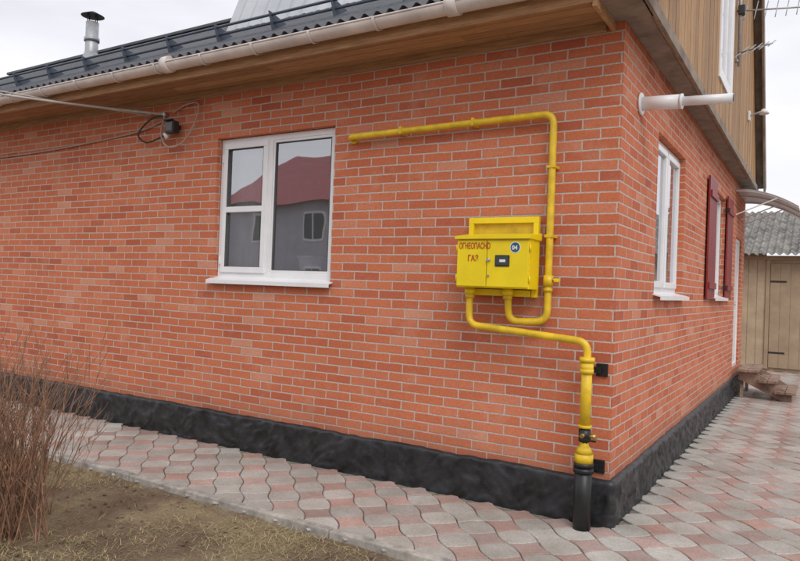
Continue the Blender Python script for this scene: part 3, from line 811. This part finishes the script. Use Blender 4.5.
# ---------------------------------------------------------------- neighbourhood behind the viewer (seen in glass)
nh=empty('neighbour_house')
box('walls',-24,-12.5,-27,-19,0,5.3,M_nwall,nh)
mesh('roof',[(-24.6,-18.5,5.2),(-11.9,-18.5,5.2),(-13.9,-23,8.3),(-22.6,-23,8.3),(-24.6,-27.5,5.2),(-11.9,-27.5,5.2)],[(0,1,2,3),(3,2,5,4),(1,5,2),(0,3,4)],M_nroof,nh)
for zz in (1.0,3.5):
    for x in (-22,-18.8,-15.6):
        box('window',x,x+1.2,-19.0,-18.97,zz,zz+1.3,M_white,nh)
        box('pane',x+.1,x+.56,-18.965,-18.955,zz+.1,zz+1.2,M_lcd,nh)
        box('pane',x+.64,x+1.1,-18.965,-18.955,zz+.1,zz+1.2,M_lcd,nh)
nh2=empty('neighbour_house')
box('walls',-8,2,-30,-23,0,3.0,M_nwall,nh2)
mesh('roof',[(-8.5,-22.5,2.9),(2.5,-22.5,2.9),(2.5,-26.5,5.8),(-8.5,-26.5,5.8),(-8.5,-30.5,2.9),(2.5,-30.5,2.9)],[(0,1,2,3),(3,2,5,4),(1,5,2),(0,3,4)],M_slate,nh2)
fn=empty('board_fence')
Vf=[];Ff=[]
for i in range(170):
    xa=-28+i*.22; h=1.65+random.uniform(-.02,.02); b=len(Vf)
    for yy in (-13.02,-13.0): Vf+=[(xa,yy,.05),(xa+.19,yy,.05),(xa+.19,yy,h),(xa,yy,h)]
    Ff+=[(b,b+1,b+2,b+3),(b+7,b+6,b+5,b+4),(b,b+4,b+5,b+1),(b+1,b+5,b+6,b+2),(b+2,b+6,b+7,b+3),(b+3,b+7,b+4,b)]
mesh('boards',Vf,Ff,M_fence,fn)
for z in (.5,1.35): box('rail',-28,9.4,-13.06,-13.025,z,z+.07,M_fence,fn)
def tree(name,x,y,h):
    lines=[];rad=[]
    def br(p,d,l,r,depth):
        pts=[p.copy()];k=5
        for i in range(k):
            d=(d+Vector((random.gauss(0,.1),random.gauss(0,.1),.04))).normalized(); p=p+d*l/k; pts.append(p.copy())
        lines.append(pts); rad.append([r*(1-.45*i/k) for i in range(k+1)])
        if depth>0:
            for _ in range(4):
                q=pts[random.randint(2,k)]; e=(d+Vector((random.gauss(0,.6),random.gauss(0,.6),random.gauss(.1,.3)))).normalized(); br(q.copy(),e,l*.62,r*.5,depth-1)
    br(Vector((x,y,-.1)),Vector((0,0,1)),h*.5,1,4)
    curve(name,lines,.13,M_twig2,None,0,rad)
tree('bare_tree',-11,-17,7); tree('bare_tree',-26,-17,8); tree('bare_tree',5,19,6)

# ---------------------------------------------------------------- world, sun
W=D.worlds.new('World'); S.world=W; W.use_nodes=True; nt=W.node_tree; L=nt.links.new
bg=nt.nodes['Background']; 
EL,AZ=math.radians(46),math.radians(136)
sky=N(nt,'ShaderNodeTexSky',sky_type='NISHITA'); sky.sun_disc=False; sky.sun_elevation=EL; sky.sun_rotation=AZ
tc=N(nt,'ShaderNodeTexCoord'); mp=N(nt,'ShaderNodeMapping'); mp.inputs['Scale'].default_value=(1,1,3); L(tc.outputs['Generated'],mp.inputs[0])
nn=noise_tex(nt,2.0,4,.55,mp.outputs[0]); rr=ramp(nt,[(.3,(9.1,9.1,9.8)),(.7,(12.8,12.7,13.2))]); L(nn.outputs[0],rr.inputs[0])
c=mix(nt,.94,sky.outputs[0],rr.outputs[0]); L(c,bg.inputs[0]); bg.inputs[1].default_value=.092
sd=D.lights.new('sun','SUN'); sd.energy=1.5; sd.angle=math.radians(32); sd.color=(1,.97,.93); so=link(D.objects.new('sun',sd))
sdir=Vector((math.sin(AZ)*math.cos(EL),math.cos(AZ)*math.cos(EL),math.sin(EL)))
so.rotation_euler=sdir.to_track_quat('Z','Y').to_euler(); so.location=sdir*30

# ---------------------------------------------------------------- camera
cam=D.cameras.new('camera'); co=link(D.objects.new('camera',cam)); S.camera=co
cam.sensor_width=36; cam.lens=682/800*36; cam.clip_end=1000; cam.clip_start=.05
yaw=math.radians(31.7); pitch=math.radians(.5); th=math.radians(2.1)
f=Vector((-math.sin(yaw)*math.cos(pitch),math.cos(yaw)*math.cos(pitch),math.sin(pitch)))
r0=f.cross(Vector((0,0,1))).normalized(); u0_=r0.cross(f)
cr=r0*math.cos(th)+u0_*math.sin(th); cu_=u0_*math.cos(th)-r0*math.sin(th)
Mx=Matrix((cr,cu_,-f)).transposed().to_4x4(); Mx.translation=Vector((1.207,-4.805,1.6)); co.matrix_world=Mx
S.view_settings.view_transform='Standard'; S.view_settings.look='None'; S.view_settings.exposure=0
